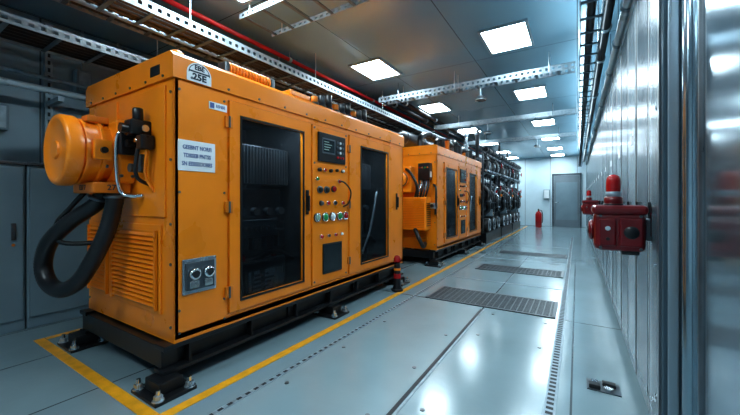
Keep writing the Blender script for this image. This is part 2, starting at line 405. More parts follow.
        D.box((X1 - .004, y(w0), 0.43 - g), (X1 + .006, y(w1), 0.43), BLACK).box((X1 - .004, y(w0), 1.75), (X1 + .006, y(w1), 1.75 + g), BLACK)
        Dd = D.obj("door", E)
        B(o).box((F - 0.008, y(w0), 0.43), (F - 0.004, y(w1), 1.75), GLASS).obj("window_pane", Dd, "tinted mesh window pane")
        hy = c - 0.045 if a < 1 else 2.93
        h = B(o); h.box((X1, y(hy - .018), 1.02), (X1 + .012, y(hy + .018), 1.24), BLACK, 0.004)
        h.box((X1 + .012, y(hy - .01), 1.05), (X1 + .035, y(hy + .01), 1.19), BLACK, 0.005)
        h.cyl((X1 + .01, y(hy), 1.10), (X1 + .016, y(hy), 1.10), 0.012, CHROME)
        h.obj("latch_handle", Dd, "black latch handle")
        for z in (0.5, 1.1, 1.7):
            t = a - 0.005
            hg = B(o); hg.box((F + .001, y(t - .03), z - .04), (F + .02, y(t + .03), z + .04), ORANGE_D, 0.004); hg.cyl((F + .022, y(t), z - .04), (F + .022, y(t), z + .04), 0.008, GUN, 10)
            hg.obj("hinge", Dd)
    c = B(o); c.box((F - 0.02, y(1.245), 0.35), (F + 0.012, y(1.795), 1.855), ORANGE, 0.004)
    for zz in (0.38, 1.5, 1.83):
        for tt in (1.27, 1.77): c.cyl((F + .012, y(tt), zz), (F + .017, y(tt), zz), 0.010, GUN, 8)
    cp = c.obj("control_panel", E)
    FX = F + 0.012
    q = B(o); q.box((FX, y(1.31), 1.52), (FX + .02, y(1.74), 1.80), BLACK, 0.008)
    q.box((FX + .02, y(1.36), 1.60), (FX + .022, y(1.56), 1.75), GUN); q.box((FX + .021, y(1.375), 1.615), (FX + .024, y(1.545), 1.735), SCREEN)
    for k in range(4): q.box((FX + .024, y(1.385), 1.635 + k * .025), (FX + .0245, y(1.46 + .02 * (k % 3)), 1.643 + k * .025), LCD)
    for i in range(3):
        for j in range(4): q.cyl((FX + .02, y(1.60 + i * .045), 1.58 + j * .05), (FX + .026, y(1.60 + i * .045), 1.58 + j * .05), .014, [GUN, WHITE, GUN][i] if j else REDL, 12)
    q.obj("controller_display", cp, "black digital controller with screen and keys")
    def knob(t, z, r, mat, ring=None, dep=.03):
        k = B(o)
        if ring: k.cyl((FX, y(t), z), (FX + dep * .5, y(t), z), r * 1.25, ring, 18, bev=.002)
        k.cyl((FX, y(t), z), (FX + dep, y(t), z), r, mat, 18, bev=.003); 
        return k
    for t, z, r, mm, rg in ((1.33, 1.44, .018, BLACK, None), (1.41, 1.44, .014, REDL, CHROME), (1.50, 1.44, .018, BLACK, None), (1.60, 1.45, .015, BLACK, None), (1.70, 1.45, .015, WHITE, GUN),
                            (1.34, 1.25, .028, BLACK, GUN), (1.44, 1.25, .028, BLACK, GUN), (1.55, 1.26, .026, REDL, BLACK), (1.30, 1.35, .014, GREEN, CHROME), (1.64, 1.34, .016, REDL, CHROME),
                            (1.36, 1.12, .020, GUN, BLACK), (1.46, 1.12, .018, REDL, CHROME), (1.57, 1.12, .018, BLACK, CHROME), (1.70, 1.12, .016, REDL, CHROME),
                            (1.36, .80, .016, REDL, CHROME), (1.47, .80, .013, BLACK, CHROME), (1.58, .80, .014, REDL, CHROME), (1.68, .80, .013, WHITE, CHROME)):
        knob(t, z, r, mm, rg).obj("push_button", cp)
    for t, mm in ((1.30, TEALG), (1.415, GREEN), (1.53, WHITE), (1.645, GREEN), (1.745, REDL)):
        k = B(o); k.cyl((FX, y(t), 0.985), (FX + .018, y(t), 0.985), .044, BLACK, 24, bev=.004)
        k.torus((FX + .018, y(t), .985), (1, 0, 0), .038, .006, CHROME); k.lathe((FX + .016, y(t), .985), (1, 0, 0), [(.032, 0), (.032, .006), (.026, .014), (.012, .018)], mm, 20)
        k.obj("indicator_button", cp, "round chrome-rimmed button")
    w = B(o); w.box((FX, y(1.385), .43), (FX + .010, y(1.69), .725), BLACK, .006).box((FX + .01, y(1.40), .445), (FX + .012, y(1.675), .71), SCREEN); w.obj("meter_window", cp, "black meter window")
    w = B(o); w.tube([(FX, y(1.63), 1.34), (FX + .06, y(1.66), 1.33), (FX + .07, y(1.76), 1.24), (FX + .05, y(1.75), 1.12), (FX, y(1.72), 1.08)], .008, RUBBER); w.obj("lead_cable", cp, "looped black lead")
    # interior machinery
    for t0 in (0.45, 1.95):
        i = B(o); i.box((F - .75, y(t0), .335), (F - .30, y(t0 + .75), .95), DARK, .02)
        i.box((F - .65, y(t0 + .05), .93), (F - .3, y(t0 + .7), 1.25), DARK, .02)
        for k in range(5):
            i.cyl((F - .31, y(t0 + .1 + k * .14), 1.05), (F - .25, y(t0 + .1 + k * .14), 1.05), .035, GUN, 14)
            i.box((F - .31, y(t0 + .05 + k * .14), .72), (F - .24, y(t0 + .14 + k * .14), .88), DARK, .01)
        i.obj("engine_block", E, "dark engine behind the window")
        i = B(o); i.box((F - .34, y(t0 + .02), 1.28), (F - .26, y(t0 + .74), 1.62), DARK, .008)
        for k in range(22):
            i.box((F - .26, y(t0 + .04 + k * .032), 1.29), (F - .235, y(t0 + .048 + k * .032), 1.61), GUN)
        i.obj("cooler_fins", E, "dark ribbed cooler")
        i = B(o); i.tube([(F - .2, y(t0), .5), (F - .15, y(t0 + .3), .66), (F - .15, y(t0 + .5), .7), (F - .2, y(t0 + .75), .6)], .02, RUBBER); i.obj("engine_cable", E)
    i = B(o); i.box((F - .26, y(.56), .36), (F - .08, y(1.0), .66), BLACK, .012).box((F - .08, y(.60), .42), (F - .075, y(.96), .58), STEEL)
    for k in range(4): i.box((F - .075, y(.63), .44 + k * .033), (F - .074, y(.80 + .03 * (k % 3)), .452 + k * .033), INK)
    for t in (.62, .94): i.cyl((F - .17, y(t), .655), (F - .17, y(t), .70), .022, REDL)
    i.obj("battery", E, "black battery box with grey label")
    i = B(o); i.box((F - .14, y(.50), .85), (F - .10, y(.92), .99), GUN, .006)
    for k in range(6): i.cyl((F - .10, y(.55 + k * .065), .92), (F - .085, y(.55 + k * .065), .92), .016, CHROME, 12)
    i.obj("terminal_block", E, "grey terminal block")
    i = B(o); i.tube([(F - .1, y(2.25), .5), (F - .07, y(2.4), .8), (F - .07, y(2.55), 1.25)], .014, PIPEW, 8); i.obj("engine_cable", E, "pale diagonal cable")
    area((F - .10, y(.8), 1.86), (0, math.radians(15), 0), .08, .6, 22)  # added fills inside the enclosure so the machinery shows through the windows
    area((F - .10, y(2.4), 1.86), (0, math.radians(15), 0), .08, .6, 22)
    if near:
        X = F + 0.001
        p = B(o); p.box((X, y(.02), 1.335), (X + .004, y(.27), 1.53), WHITE, .002)
        for k, tx in enumerate(("GEEBNT NORFI", "TDBSEB PNTSS", "SN EEBSBOOBES")): p.text(tx, .037, (X + .005, y(.145), 1.484 - k * .052), FR_PX, BLUE, sx=.76, bold=.015)
        p.obj("warning_label", E, "white notice with three lines of blue lettering")
        XF = F + .016
        p = B(o); cy, cz = .15, 1.97
        pts = [(y(cy + .082 * math.cos(a)), cz - .01 + .075 * math.sin(a)) for a in [math.pi * k / 16 for k in range(17)]] + [(y(cy - .082), cz - .062), (y(cy + .082), cz - .062)]
        p.extr(pts, 'x', XF, XF + .003, WHITE)
        p.text("EBE", .042, (XF + .004, y(cy), cz + .03), FR_PX, INK, bold=.04); p.text("25E", .056, (XF + .004, y(cy), cz - .030), FR_PX, INK, sx=1.1, bold=.045)
        p.box((XF + .003, y(cy - .07), cz - .002), (XF + .004, y(cy + .07), cz + .008), INK)
        p.tube([(XF + .003, y(cy + .070 * math.cos(a)), cz - .008 + .064 * math.sin(a)) for a in [math.pi * k / 12 for k in range(13)]], .0025, INK, 6, 1)
        p.obj("emblem_sticker", E, "white arched emblem sticker with dark characters")
        p = B(o); p.box((X, y(.225), 1.765), (X + .004, y(.36), 1.815), WHITE, .001).box((X + .004, y(.232), 1.772), (X + .005, y(.262), 1.808), BLUE); p.text("RSNBE", .03, (X + .005, y(.31), 1.79), FR_PX, BLUE, sx=.8)
        p.obj("maker_plate", E, "small white and blue plate")
        p = B(o); p.box((X, y(.045), .55), (X + .008, y(.275), .775), STEEL, .004).box((X + .008, y(.065), .575), (X + .02, y(.255), .75), GUN, .004)
        for t in (.11, .205):
            p.cyl((X + .02, y(t), .68), (X + .05, y(t), .68), .036, CHROME, 18, bev=.004); p.cyl((X + .05, y(t), .68), (X + .052, y(t), .68), .024, SLOT, 16)
            p.box((X + .018, y(t - .03), .59), (X + .035, y(t + .03), .635), CHROME, .004)
        for t in (.055, .265):
            for z in (.56, .765): p.cyl((X + .008, y(t), z), (X + .013, y(t), z), .006, CHROME, 8)
        p.obj("socket_box", E, "steel socket plate with two round connectors")
        cx, cz = -2.81, 1.47
        p = B(o)
        p.box((cx - .20, yf - .12, cz - .21), (cx + .25, yf - .012, cz + .215), ORANGE, .02)
        p.lathe((cx, yf - .10, cz), (0, -1, 0), [(.205, 0), (.205, .06), (.220, .064), (.220, .085), (.205, .089), (.205, .15), (.218, .154), (.218, .17), (.205, .174), (.205, .182), (.228, .188), (.228, .25), (.22, .262), (.205, .268), (.19, .266), (.18, .258), (.06, .258), (.055, .268), (.01, .268)], ORANGE, 44)
        XX = cx + .25
        for a in (-.10, -.035):
            for z in (-.16, 0, .17): p.cyl((XX, yf + a, cz + z), (XX + .01, yf + a, cz + z), .011, GUN, 6)
        for k in range(8):
            a = k * math.pi / 4 + .3; p.cyl((cx + .212 * math.cos(a), yf - .165, cz + .212 * math.sin(a)), (cx + .212 * math.cos(a), yf - .150, cz + .212 * math.sin(a)), .012, GUN, 6)
        p.box((cx + .02, yf - .24, cz + .19), (cx + .12, yf - .12, cz + .235), ORANGE_D, .008)
        p.box((cx + .185, yf - .24, cz - .06), (cx + .235, yf - .14, cz + .07), ORANGE, .008).cyl((cx + .235, yf - .19, cz), (cx + .255, yf - .19, cz), .02, BLACK, 14)
        p.obj("filter_housing", E, "banded orange drum housing with flat round cap")
        p = B(o); p.box((cx + .255, yf - .12, cz - .02), (cx + .30, yf - .012, cz + .15), BLACK, .006).cyl((cx + .28, yf - .07, cz + .15), (cx + .28, yf - .07, cz + .20), .018, CHROME, 14); p.obj("bracket", E, "black bracket")
        p = B(o); p.box((cx - .12, yf - .24, cz - .275), (cx + .22, yf - .03, cz - .205), ORANGE_D, .008); p.text("277", .05, (cx + .222, yf - .13, cz - .24), FR_PX, INK)
        p.text("E27 7", .045, (cx + .05, yf - .242, cz - .24), FR_NY, INK); p.obj("outlet_flange", E)
        p = B(o)
        p.tube([(-2.76, yf - .13, 1.20), (-2.79, yf - .16, 1.12), (-2.92, yf - .26, 1.0), (-3.08, yf - .32, .86), (-3.17, yf - .33, .70), (-3.11, yf - .32, .58), (-2.96, yf - .29, .54), (-2.82, yf - .24, .61), (-2.72, yf - .19, .77), (-2.66, yf - .14, .95), (-2.64, yf - .11, 1.12), (-2.65, yf - .10, 1.20)], .050, RUBBER, 20, 12, .022, .022)
        p.torus((-2.65, yf - .10, 1.17), (0, 0, 1), .052, .013, GUN); p.torus((-2.775, yf - .145, 1.16), (.3, .2, 1), .052, .013, GUN)
        p.obj("large_hose", E, "thick black hose hanging in a wide loop")
        p = B(o); p.tube([(-2.86, yf - .2, 1.2), (-2.95, yf - .26, 1.08), (-3.02, yf - .3, .98), (-3.0, yf - .28, .86), (-2.9, yf - .1, .85), (-2.88, yf - .02, .88)], .016, RUBBER, 10, 6); p.obj("thin_hose", E)
        p = B(o)
        vx = -2.40
        p.box((vx - .05, yf - .13, 1.56), (vx + .05, yf - .01, 1.66), BLACK, .01).cyl((vx, yf - .07, 1.66), (vx, yf - .07, 1.74), .030, BLACK, bev=.006)
        p.cyl((vx - .14, yf - .07, 1.60), (vx + .1, yf - .07, 1.60), .022, CHROME).cyl((vx, yf - .13, 1.60), (vx, yf - .17, 1.60), .03, BLACK)
        p.cyl((vx - .09, yf - .01, 1.52), (vx - .09, yf - .10, 1.52), .025, BLACK)
        p.box((vx + .04, yf - .10, 1.47), (vx + .11, yf - .02, 1.56), BLACK, .008)
        p.cyl((vx + .07, yf - .11, 1.52), (vx + .07, yf - .12, 1.52), .012, CHROME)
        p.obj("fuel_valve", E, "black valve block with chrome fittings")
        for nm, pts, r, mm in (("bent_pipe", [(vx - .13, yf - .07, 1.60), (vx - .15, yf - .12, 1.58), (vx - .16, yf - .13, 1.45), (vx - .15, yf - .12, 1.25), (vx - .12, yf - .09, 1.18), (vx - .05, yf - .01, 1.18)], .013, CHROME),
                               ("bent_pipe", [(vx + .03, yf - .05, 1.56), (vx + .035, yf - .09, 1.45), (vx + .03, yf - .09, 1.3), (vx + .02, yf - .01, 1.25)], .012, BLACK),
                               ("bent_pipe", [(vx + .08, yf - .05, 1.50), (vx + .08, yf - .06, 1.38), (vx + .06, yf - .05, 1.3), (vx + .08, yf - .01, 1.2)], .010, ORANGE)):
            p = B(o); p.tube(pts, r, mm, 10); p.obj(nm, E)
        p = B(o); p.cyl((vx - .07, yf - .01, 1.36), (vx - .07, yf - .09, 1.36), .028, GUN).box((vx - .08, yf - .05, 1.34), (vx - .01, yf - .01, 1.45), GUN, .005); p.obj("pressure_sensor", E)
        p = B(o); p.cyl((-2.20, y(.42), top + .05), (-2.20, y(.82), top + .05), .034, ORANGE_D, 16)
        for k in range(14): p.torus((-2.20, y(.435 + k * .028), top + .05), (0, 1, 0), .042, .0105, ORANGE, 20)
        p.box((-2.25, y(.39), top), (-2.15, y(.425), top + .09), GUN, .01).box((-2.25, y(.815), top), (-2.15, y(.85), top + .09), GUN, .01)
        p.obj("roof_duct", E, "small orange ribbed coil")
        p = B(o); p.lathe((-2.3, y(.12), top), (0, 0, 1), [(.06, 0), (.06, .02), (.045, .03), (.045, .07), (.03, .085)], ORANGE, 20); p.obj("roof_cap", E)
        for k in range(9):
            p = B(o); t = 1.35 + k * .11; hh = .08 + .035 * (k % 3)
            p.cyl((-2.16, y(t), top), (-2.16, y(t), top + .02), .045, BLACK, 16).cyl((-2.16, y(t), top + .02), (-2.16, y(t), top + hh), .034, [ORANGE_D, DARK, BLACK][k % 3], 14, bev=.004)
            p.obj("roof_fitting", E, "stubby roof fitting")
        p = B(o); p.box((-2.3, y(1.0), top), (-2.12, y(1.25), top + .05), ORANGE, .01); p.obj("roof_bracket", E)
    else:
        p = B(o)
        p.box((-2.85, yf - .26, .62), (-2.2, yf - .012, 1.20), ORANGE, .02)
        for k in range(17): p.box((-2.82, yf - .268, .67 + k * .03), (-2.23, yf - .258, .68 + k * .03), ORANGE_D)
        for k in range(12): p.box((-2.202, yf - .22, .70 + k * .035), (-2.192, yf - .05, .710 + k * .035), BLACK)
        p.obj("louvred_box", E, "orange louvred box on the end panel")
        p = B(o); p.box((-2.85, yf - .20, 1.28), (-2.50, yf - .012, 1.75), ORANGE, .02); p.lathe((-2.68, yf - .20, 1.52), (0, -1, 0), [(.13, 0), (.13, .05), (.11, .07), (.01, .07)], ORANGE, 28)
        p.torus((-2.68, yf - .25, 1.52), (0, 1, 0), .12, .012, BLACK); p.obj("blower_housing", E, "orange housing with round cap")
        p = B(o); p.box((-2.40, yf - .14, 1.50), (-2.18, yf - .012, 1.80), BLACK, .01)
        for k in range(4): p.cyl((-2.36 + k * .05, yf - .14, 1.72), (-2.36 + k * .05, yf - .16, 1.72), .014, [REDL, CHROME, GREEN, CHROME][k], 12)
        p.box((-2.179, yf - .12, 1.55), (-2.176, yf - .04, 1.65), WHITE); p.obj("terminal_box", E, "black terminal box with small knobs")
        cols = [RUBBER, GUN, RUBBER, STEEL, RUBBER]
        for k in range(5):
            p = B(o); p.tube([(-2.22 - .045 * k, yf - .08, 1.51), (-2.19 - .045 * k, yf - .15, 1.42), (-2.20 - .05 * k, yf - .2, 1.30), (-2.25 - .05 * k, yf - .15, 1.20)], .015 + .003 * (k % 3), cols[k], 10)
            p.obj("end_hose", E, "curved end hose")
        for pts, r in (([(-2.6, yf - .2, 1.70), (-2.45, yf - .30, 1.6), (-2.35, yf - .30, 1.4), (-2.38, yf - .2, 1.2)], .024),
                       ([(-2.15, yf - .02, 1.42), (-2.08, yf - .10, 1.35), (-2.07, yf - .12, 1.1), (-2.12, yf - .02, .9)], .018)):
            p = B(o); p.tube(pts, r, RUBBER, 12, 6); p.obj("end_hose", E, "thick black hose")
        p = B(o); p.box((-2.16, yf - .16, 1.0), (-2.08, yf - .012, 1.1), STEEL, .008).cyl((-2.12, yf - .16, 1.05), (-2.12, yf - .20, 1.05), .03, BLACK, 16); p.obj("end_fitting", E)
        p = B(o); p.tube([(-2.3, yf - .05, .38), (-2.25, yf - .25, .35), (-2.3, yf - .33, .5), (-2.4, yf - .25, .64)], .035, RUBBER); p.obj("end_hose", E, "short black hose")
        for k in range(10):
            p = B(o); hh = .08 + .05 * (k % 3); p.cyl((-2.17, y(.2 + k * .28), top), (-2.17, y(.2 + k * .28), top + hh), .04, [DARK, BLACK, ORANGE_D, GUN][k % 4]).cyl((-2.17, y(.2 + k * .28), top + hh), (-2.17, y(.2 + k * .28), top + hh + .02), .055, BLACK, 6); p.obj("roof_fitting", E)
        for k, (ta, tb, hh, rr, xx) in enumerate(((.2, 1.25, .30, .06, -2.5), (1.6, 2.85, .38, .075, -2.55), (.5, 1.6, .22, .05, -2.3), (1.9, 2.9, .2, .045, -2.3))):
            p = B(o); p.tube([(xx, y(ta), top), (xx, y(ta + .05), top + hh * .7), (xx, y(ta * .65 + tb * .35), top + hh), (xx, y(ta * .35 + tb * .65), top + hh), (xx, y(tb - .05), top + hh * .6), (xx, y(tb), top)], rr, [BLACK, DARK][k % 2], 14)
            for f in (.4, .6): p.torus((xx, y(ta * (1 - f) + tb * f), top + hh), (0, 1, 0), rr * 1.1, rr * .22, GUN)
            p.obj("roof_pipe", E)
    return E
generator(1.10, True, "large orange enclosed diesel generator with round filter drum and black hose")
generator(5.60, False, "orange enclosed diesel generator with louvred end box and hoses", 0.06)

# ---------------------------------------------------------------- dark engines
ya = 9.0
o = Vector((-2.7, ya + .9, 0))
E = empty("marine_engine", o, "black multi-cylinder engine with curved exhaust pipes on steel skid", "engine", "dark engines along the aisle")
s = B(o)
for x in (-3.15, -2.10): s.box((x - .08, ya, 0), (x + .08, ya + 1.95, .28), BLACK, .01)
for t in (0, .85, 1.7): s.box((-3.1, ya + t, .05), (-2.15, ya + t + .1, .2), BLACK)
s.obj("skid_frame", E)
s = B(o); s.extr([(-3.05, .9), (-2.9, .25), (-2.35, .25), (-2.2, .9), (-2.25, 1.35), (-2.45, 1.55), (-2.85, 1.55), (-3.05, 1.35)], 'y', ya + .06, ya + 1.85, DARK)
for k in range(6): s.box((-2.25, ya + .14 + k * .27, .32), (-2.16, ya + .34 + k * .27, .60), GUN, .015)
s.obj("crankcase", E)
for k in range(6):
    t = ya + .24 + k * .27
    s = B(o); s.box((-2.85, t - .09, 1.55), (-2.25, t + .09, 1.82), GUN, .02)
    for sx in (-2.8, -2.35): s.cyl((sx, t, 1.82), (sx, t, 1.87), .03, CHROME, 8)
    s.cyl((-2.25, t, 1.68), (-2.19, t, 1.68), .06, STEEL, 14)
    s.obj("cylinder_head", E)
rnd = random.Random(11)
for k in range(7):
    t = ya + .16 + k * .26
    m = [BLACK, STEEL, BLACK, GUN, BLACK, STEEL, BLACK][k]; rr = [.06, .022, .075, .03, .05, .022, .065][k]
    za = 1.35 + .25 * rnd.random(); zb = .55 + .4 * rnd.random(); xo = -2.06 + .05 * rnd.random()
    s = B(o); s.tube([(-2.30, t, za + .05), (-2.2, t, za + .08), (xo, t + .03, za - .1), (xo, t - .02, (za + zb) / 2), (xo, t + .02, zb + .1), (-2.22, t, zb)], rr, m, 14, 6)
    s.torus((xo, t, (za + zb) / 2), (0, 0, 1), rr * 1.15, rr * .2, GUN, 18); s.obj("engine_pipe", E, "curved engine pipe")
for k in range(5):
    t = ya + .22 + k * .37; z = (1.02, .7, 1.3, .85, 1.2)[k]
    s = B(o); s.box((-2.18, t + .02, z), (-1.99, t + .19, z + (.28, .2, .2, .32, .24)[k]), [GUN, CABG, GALV, BLACK, GUN][k], .012).cyl((-1.99, t + .1, z + .09), (-1.955, t + .1, z + .09), .04, [STEEL, CHROME, REDL, STEEL, ORANGE][k], 14); s.obj("sensor_box", E)
for k in range(3):
    t = ya + .3 + k * .6
    s = B(o); s.cyl((-2.25, t, .48), (-2.00, t, .48), .19, BLACK, 30, bev=.02).torus((-2.00, t, .48), (1, 0, 0), .155, .012, STEEL, 24).cyl((-2.0, t, .48), (-1.97, t, .48), .045, GUN, 12)
    for j in range(6): s.cyl((-2.0, t + .1 * math.cos(j * 1.047), .48 + .1 * math.sin(j * 1.047)), (-1.99, t + .1 * math.cos(j * 1.047), .48 + .1 * math.sin(j * 1.047)), .012, CHROME, 8)
    s.obj("filter_drum", E, "round black drum end")
for k in range(3):
    t = ya + .45 + k * .6
    s = B(o); s.cyl((-2.3, t, 2.12), (-2.04, t, 2.12), .15, BLACK, 28, bev=.02).torus((-2.04, t, 2.12), (1, 0, 0), .12, .012, GUN, 24).cyl((-2.04, t, 2.12), (-2.01, t, 2.12), .04, STEEL, 12); s.obj("air_filter", E, "round black air filter")
for k in range(6):
    t = ya + .1 + k * .3
    s = B(o); s.tube([(-2.3, t + .1, 1.8), (-2.08, t + .08, 1.95), (-2.04, t + .15, 2.15), (-2.12, t + .2, 2.35), (-2.2, t + .2, 2.50)], [.03, .02, .04, .025, .035, .02][k], [RUBBER, STEEL, BLACK, GUN, BLACK, STEEL][k], 10); s.obj("upper_hose", E)
s = B(o); s.cyl((-2.55, ya + .05, 2.08), (-2.55, ya + 1.8, 2.08), .17, DARK)
for k in range(4): s.torus((-2.55, ya + .2 + k * .45, 2.08), (0, 1, 0), .175, .014, GUN)
s.tube([(-2.55, ya + 1.2, 2.08), (-2.35, ya + 1.2, 2.15), (-2.25, ya + 1.2, 2.35), (-2.25, ya + 1.2, 2.57)], .12, BLACK, 14)
s.torus((-2.25, ya + 1.2, 2.50), (0, 0, 1), .13, .02, GUN, 18)
s.obj("exhaust_manifold", E)
s = B(o); s.box((-3.1, ya + .0, .28), (-2.2, ya + .05, 2.2), BLACK, .01)
for k in range(22): s.box((-3.05, ya - .015, .38 + k * .08), (-2.25, ya + .005, .41 + k * .08), GUN)
s.obj("radiator", E)
s = B(o)
for t in (.02, .94, 1.86): s.box((-2.13, ya + t - .02, .27), (-2.09, ya + t + .02, 2.56), GUN, .003)
for z in (1.87, 2.53): s.box((-2.125, ya, z), (-2.095, ya + 1.88, z + .03), GUN, .003)
s.obj("pipe_rack", E, "grey steel rack frame around the engine")
for z, x, r, mm in ((1.93, -2.03, .03, STEEL), (2.48, -2.04, .06, BLACK), (2.35, -2.03, .03, GUN)):
    s = B(o); s.cyl((x, ya + .0, z), (x, ya + 1.95, z), r, mm, 14)
    for k in range(4): s.torus((x, ya + .2 + k * .45, z), (0, 1, 0), r * 1.15, r * .2, GUN, 14)
    s.obj("rack_pipe", E)
for k, (t, z) in enumerate(((.8, 2.22), (1.65, 2.18), (.1, 2.2), (1.0, 1.83), (.5, 1.45), (1.5, 1.5))):
    s = B(o); s.cyl((-2.14, ya + t, z), (-1.96, ya + t, z), .022, GUN).sph((-2.06, ya + t, z), .045, [DARK, STEEL][k % 2]); s.wheel((-1.94, ya + t, z), (1, 0, 0), .07, [BLACK, REDL, BLACK, GUN, BLACK, REDL][k]); s.obj("handwheel_valve", E)
for k in (1, 2): copy_tree(E, (0, 2.1 * k, 0))
for i, (x, yy, r, m) in enumerate(((-2.22, 8.87, .05, BLACK), (-2.50, 8.87, .04, STEEL), (-2.08, 11.025, .03, BLACK), (-2.2, 13.125, .03, DARK))):
    p = B((x, yy, 0)); p.cyl((x, yy, 0), (x, yy, 2.99), r, m, 16)
    for z in (.02, .9, 1.6, 2.2, 2.85): p.cyl((x, yy, z), (x, yy, z + .05), r * 1.4, GUN, 16)
    p.sph((x, yy, 1.3), r * 1.5, DARK).cyl((x, yy, 1.3), (x + .12, yy, 1.3), .015, STEEL, 10).wheel((x + .12, yy, 1.3), (1, 0, 0), .045, [BLACK, REDL][i % 2])
    p.obj("riser_pipe", label="vertical dark service pipe with flanges and handwheel from floor to ceiling", category="pipe", group="riser pipes")

# ---------------------------------------------------------------- left cabinets
CL = None
for k in range(-1, 5):
    if CL is None:
        ya = -0.9; o = Vector((-4.38, ya + .45, 0))
        CL = empty("storage_cabinet", o, "low grey steel cabinet against the wall", "cabinet", "grey cabinets along the wall")
        B(o).box((-4.60, ya + .005, 0.0), (-4.17, ya + .895, 1.46), CABG, .006).box((-4.61, ya, 1.46), (-4.14, ya + .9, 1.485), GUN, .004).obj("body", CL)
        dr = B(o).box((-4.168, ya + .02, .1), (-4.15, ya + .88, 1.44), CABG, .005).obj("door", CL)
        B(o).box((-4.149, ya + .80, .8), (-4.135, ya + .83, .95), GUN, .004).cyl((-4.149, ya + .815, .76), (-4.14, ya + .815, .76), .012, CHROME).obj("handle", dr)
    else: copy_tree(CL, (0, 0.9 * (k + 1), 0))

# left wall items and pipes
def pipe(name, pts, r, m, lab, cat="pipe", sub=1, clamps=(), group=None, hang=False):
    p = B(pts[0]); p.tube(pts, r, m, 12, sub)
    for c in clamps:
        p.cyl(Vector(c) - Vector((0, .02, 0)), Vector(c) + Vector((0, .02, 0)), r * 1.35, GALV)
        if hang: p.cyl(Vector(c) + Vector((0, 0, r)), (c[0], c[1], H - .001), .006, STEEL, 8)
    return p.obj(name, label=lab, category=cat, group=group)
pipe("wall_pipe", [(-4.25, -2.5, 2.19), (-4.25, 8, 2.19)], .03, PIPEW, "pale painted pipe running along the wall", clamps=[(-4.25, y, 2.19) for y in (0.3, 1.5, 3, 5)])
pipe("wall_pipe", [(-4.4, -2.5, 2.34), (-4.4, 8, 2.34)], .018, GALV, "thin galvanised conduit along the wall")
pipe("wall_pipe", [(-4.3, -2.5, 2.62), (-4.3, 8, 2.62)], .05, GUN, "thick dark pipe under the ceiling by the wall")
for y in (0.35, 1.15, 2.4):
    b = B((-4.58, y, 1.5)); b.box((-4.615, y - .03, 1.5), (-4.56, y + .03, 2.95), GALV, .003)
    for k in range(18): b.box((-4.562, y - .01, 1.55 + k * .075), (-4.558, y + .01, 1.59 + k * .075), SLOT)
    b.box((-4.56, y - .02, 2.10), (-4.22, y + .02, 2.145), GALV)
    b.obj("strut_channel", label="slotted galvanised strut channel with pipe bracket on the wall", category="bracket", group="wall strut channels")
for y, z, w in ((0.75, 1.92, .22), (1.42, 2.42, .14), (1.75, 1.9, .25)):
    e = B((-4.55, y, z)); e.box((-4.615, y - w / 2, z - .12), (-4.5, y + w / 2, z + .12), CABG, .01).box((-4.5, y - w / 2 + .02, z - .1), (-4.493, y + w / 2 - .02, z + .1), GALV, .003)
    e.cyl((-4.56, y, z + .12), (-4.56, y, 2.98), .012, GALV); e.obj("junction_box", label="small grey junction box with conduit on the wall", category="junction box", group="wall junction boxes")

# ---------------------------------------------------------------- cable trays
def rail(b, axis, u, z, t0, t1, h, m=GALV, th=.006, step=.07):
    def bx(ta, tb, za, zb):
        if axis == 'y': b.box((u - th / 2, ta, za), (u + th / 2, tb, zb), m)
        else: b.box((ta, u - th / 2, za), (tb, u + th / 2, zb), m)
    bx(t0, t1, z, z + h * .32); bx(t0, t1, z + h * .68, z + h)
    t = t0
    while t < t1: bx(t, min(t + step * .55, t1), z + h * .3, z + h * .7); t += step
def tray(axis, u0, u1, z, t0, t1, h, lab, cables=(), rung=.25, hang=(), m=GALV, mr=None):
    mid = (u0 + u1) / 2; tm = (t0 + t1) / 2; mr = mr or m
    b = B((mid, tm, z) if axis == 'y' else (tm, mid, z))
    rail(b, axis, u0, z, t0, t1, h, m); rail(b, axis, u1, z, t0, t1, h, m)
    t = t0 + .05
    while t < t1 - .04:
        if axis == 'y': b.box((u0, t, z), (u1, t + .03, z + .008), mr)
        else: b.box((t, u0, z), (t + .03, u1, z + .008), mr)
        t += rung
    for g in hang:
        for u in (u0, u1):
            p = (u, g) if axis == 'y' else (g, u)
            b.cyl((p[0], p[1], z + .01), (p[0], p[1], H - .002), .006, STEEL, 8)
    ob = b.obj("cable_tray", label=lab, category="cable tray")
    for du, r, mm in cables:
        c = B((mid, tm, z))
        pts = []
        n = int((t1 - t0) / .8)
        for k in range(n + 1):
            t = t0 + .05 + (t1 - t0 - .1) * k / n; uu = u0 + du + random.uniform(-.004, .004); zz = z + r + .009
            pts.append((uu, t, zz) if axis == 'y' else (t, uu, zz))
        c.tube(pts, r, mm, 8, 4); c.obj("power_cable", label="black power cable lying in the cable tray", category="cable", group="cables in the trays")
tray('y', -3.12, -2.80, 2.60, -1.5, 15.5, .085, "long perforated galvanised cable tray above the generators", [(.06, .022, RUBBER), (.125, .025, RUBBER), (.195, .02, RUBBER), (.26, .024, RUBBER)], hang=[0.2, 1.6, 3.2, 4.9, 7.3, 9.7, 12.1], mr=GALVD)
tray('y', -3.98, -3.55, 2.45, -1.5, 12, .075, "galvanised cable tray near the wall loaded with cables", [(.045, .028, RUBBER), (.118, .028, RUBBER), (.191, .028, RUBBER), (.264, .028, RUBBER), (.337, .028, RUBBER), (.395, .014, RUBBER)], hang=[0.2, 1.9, 3.6, 5.3], m=GALV, mr=GALVD, rung=.3)
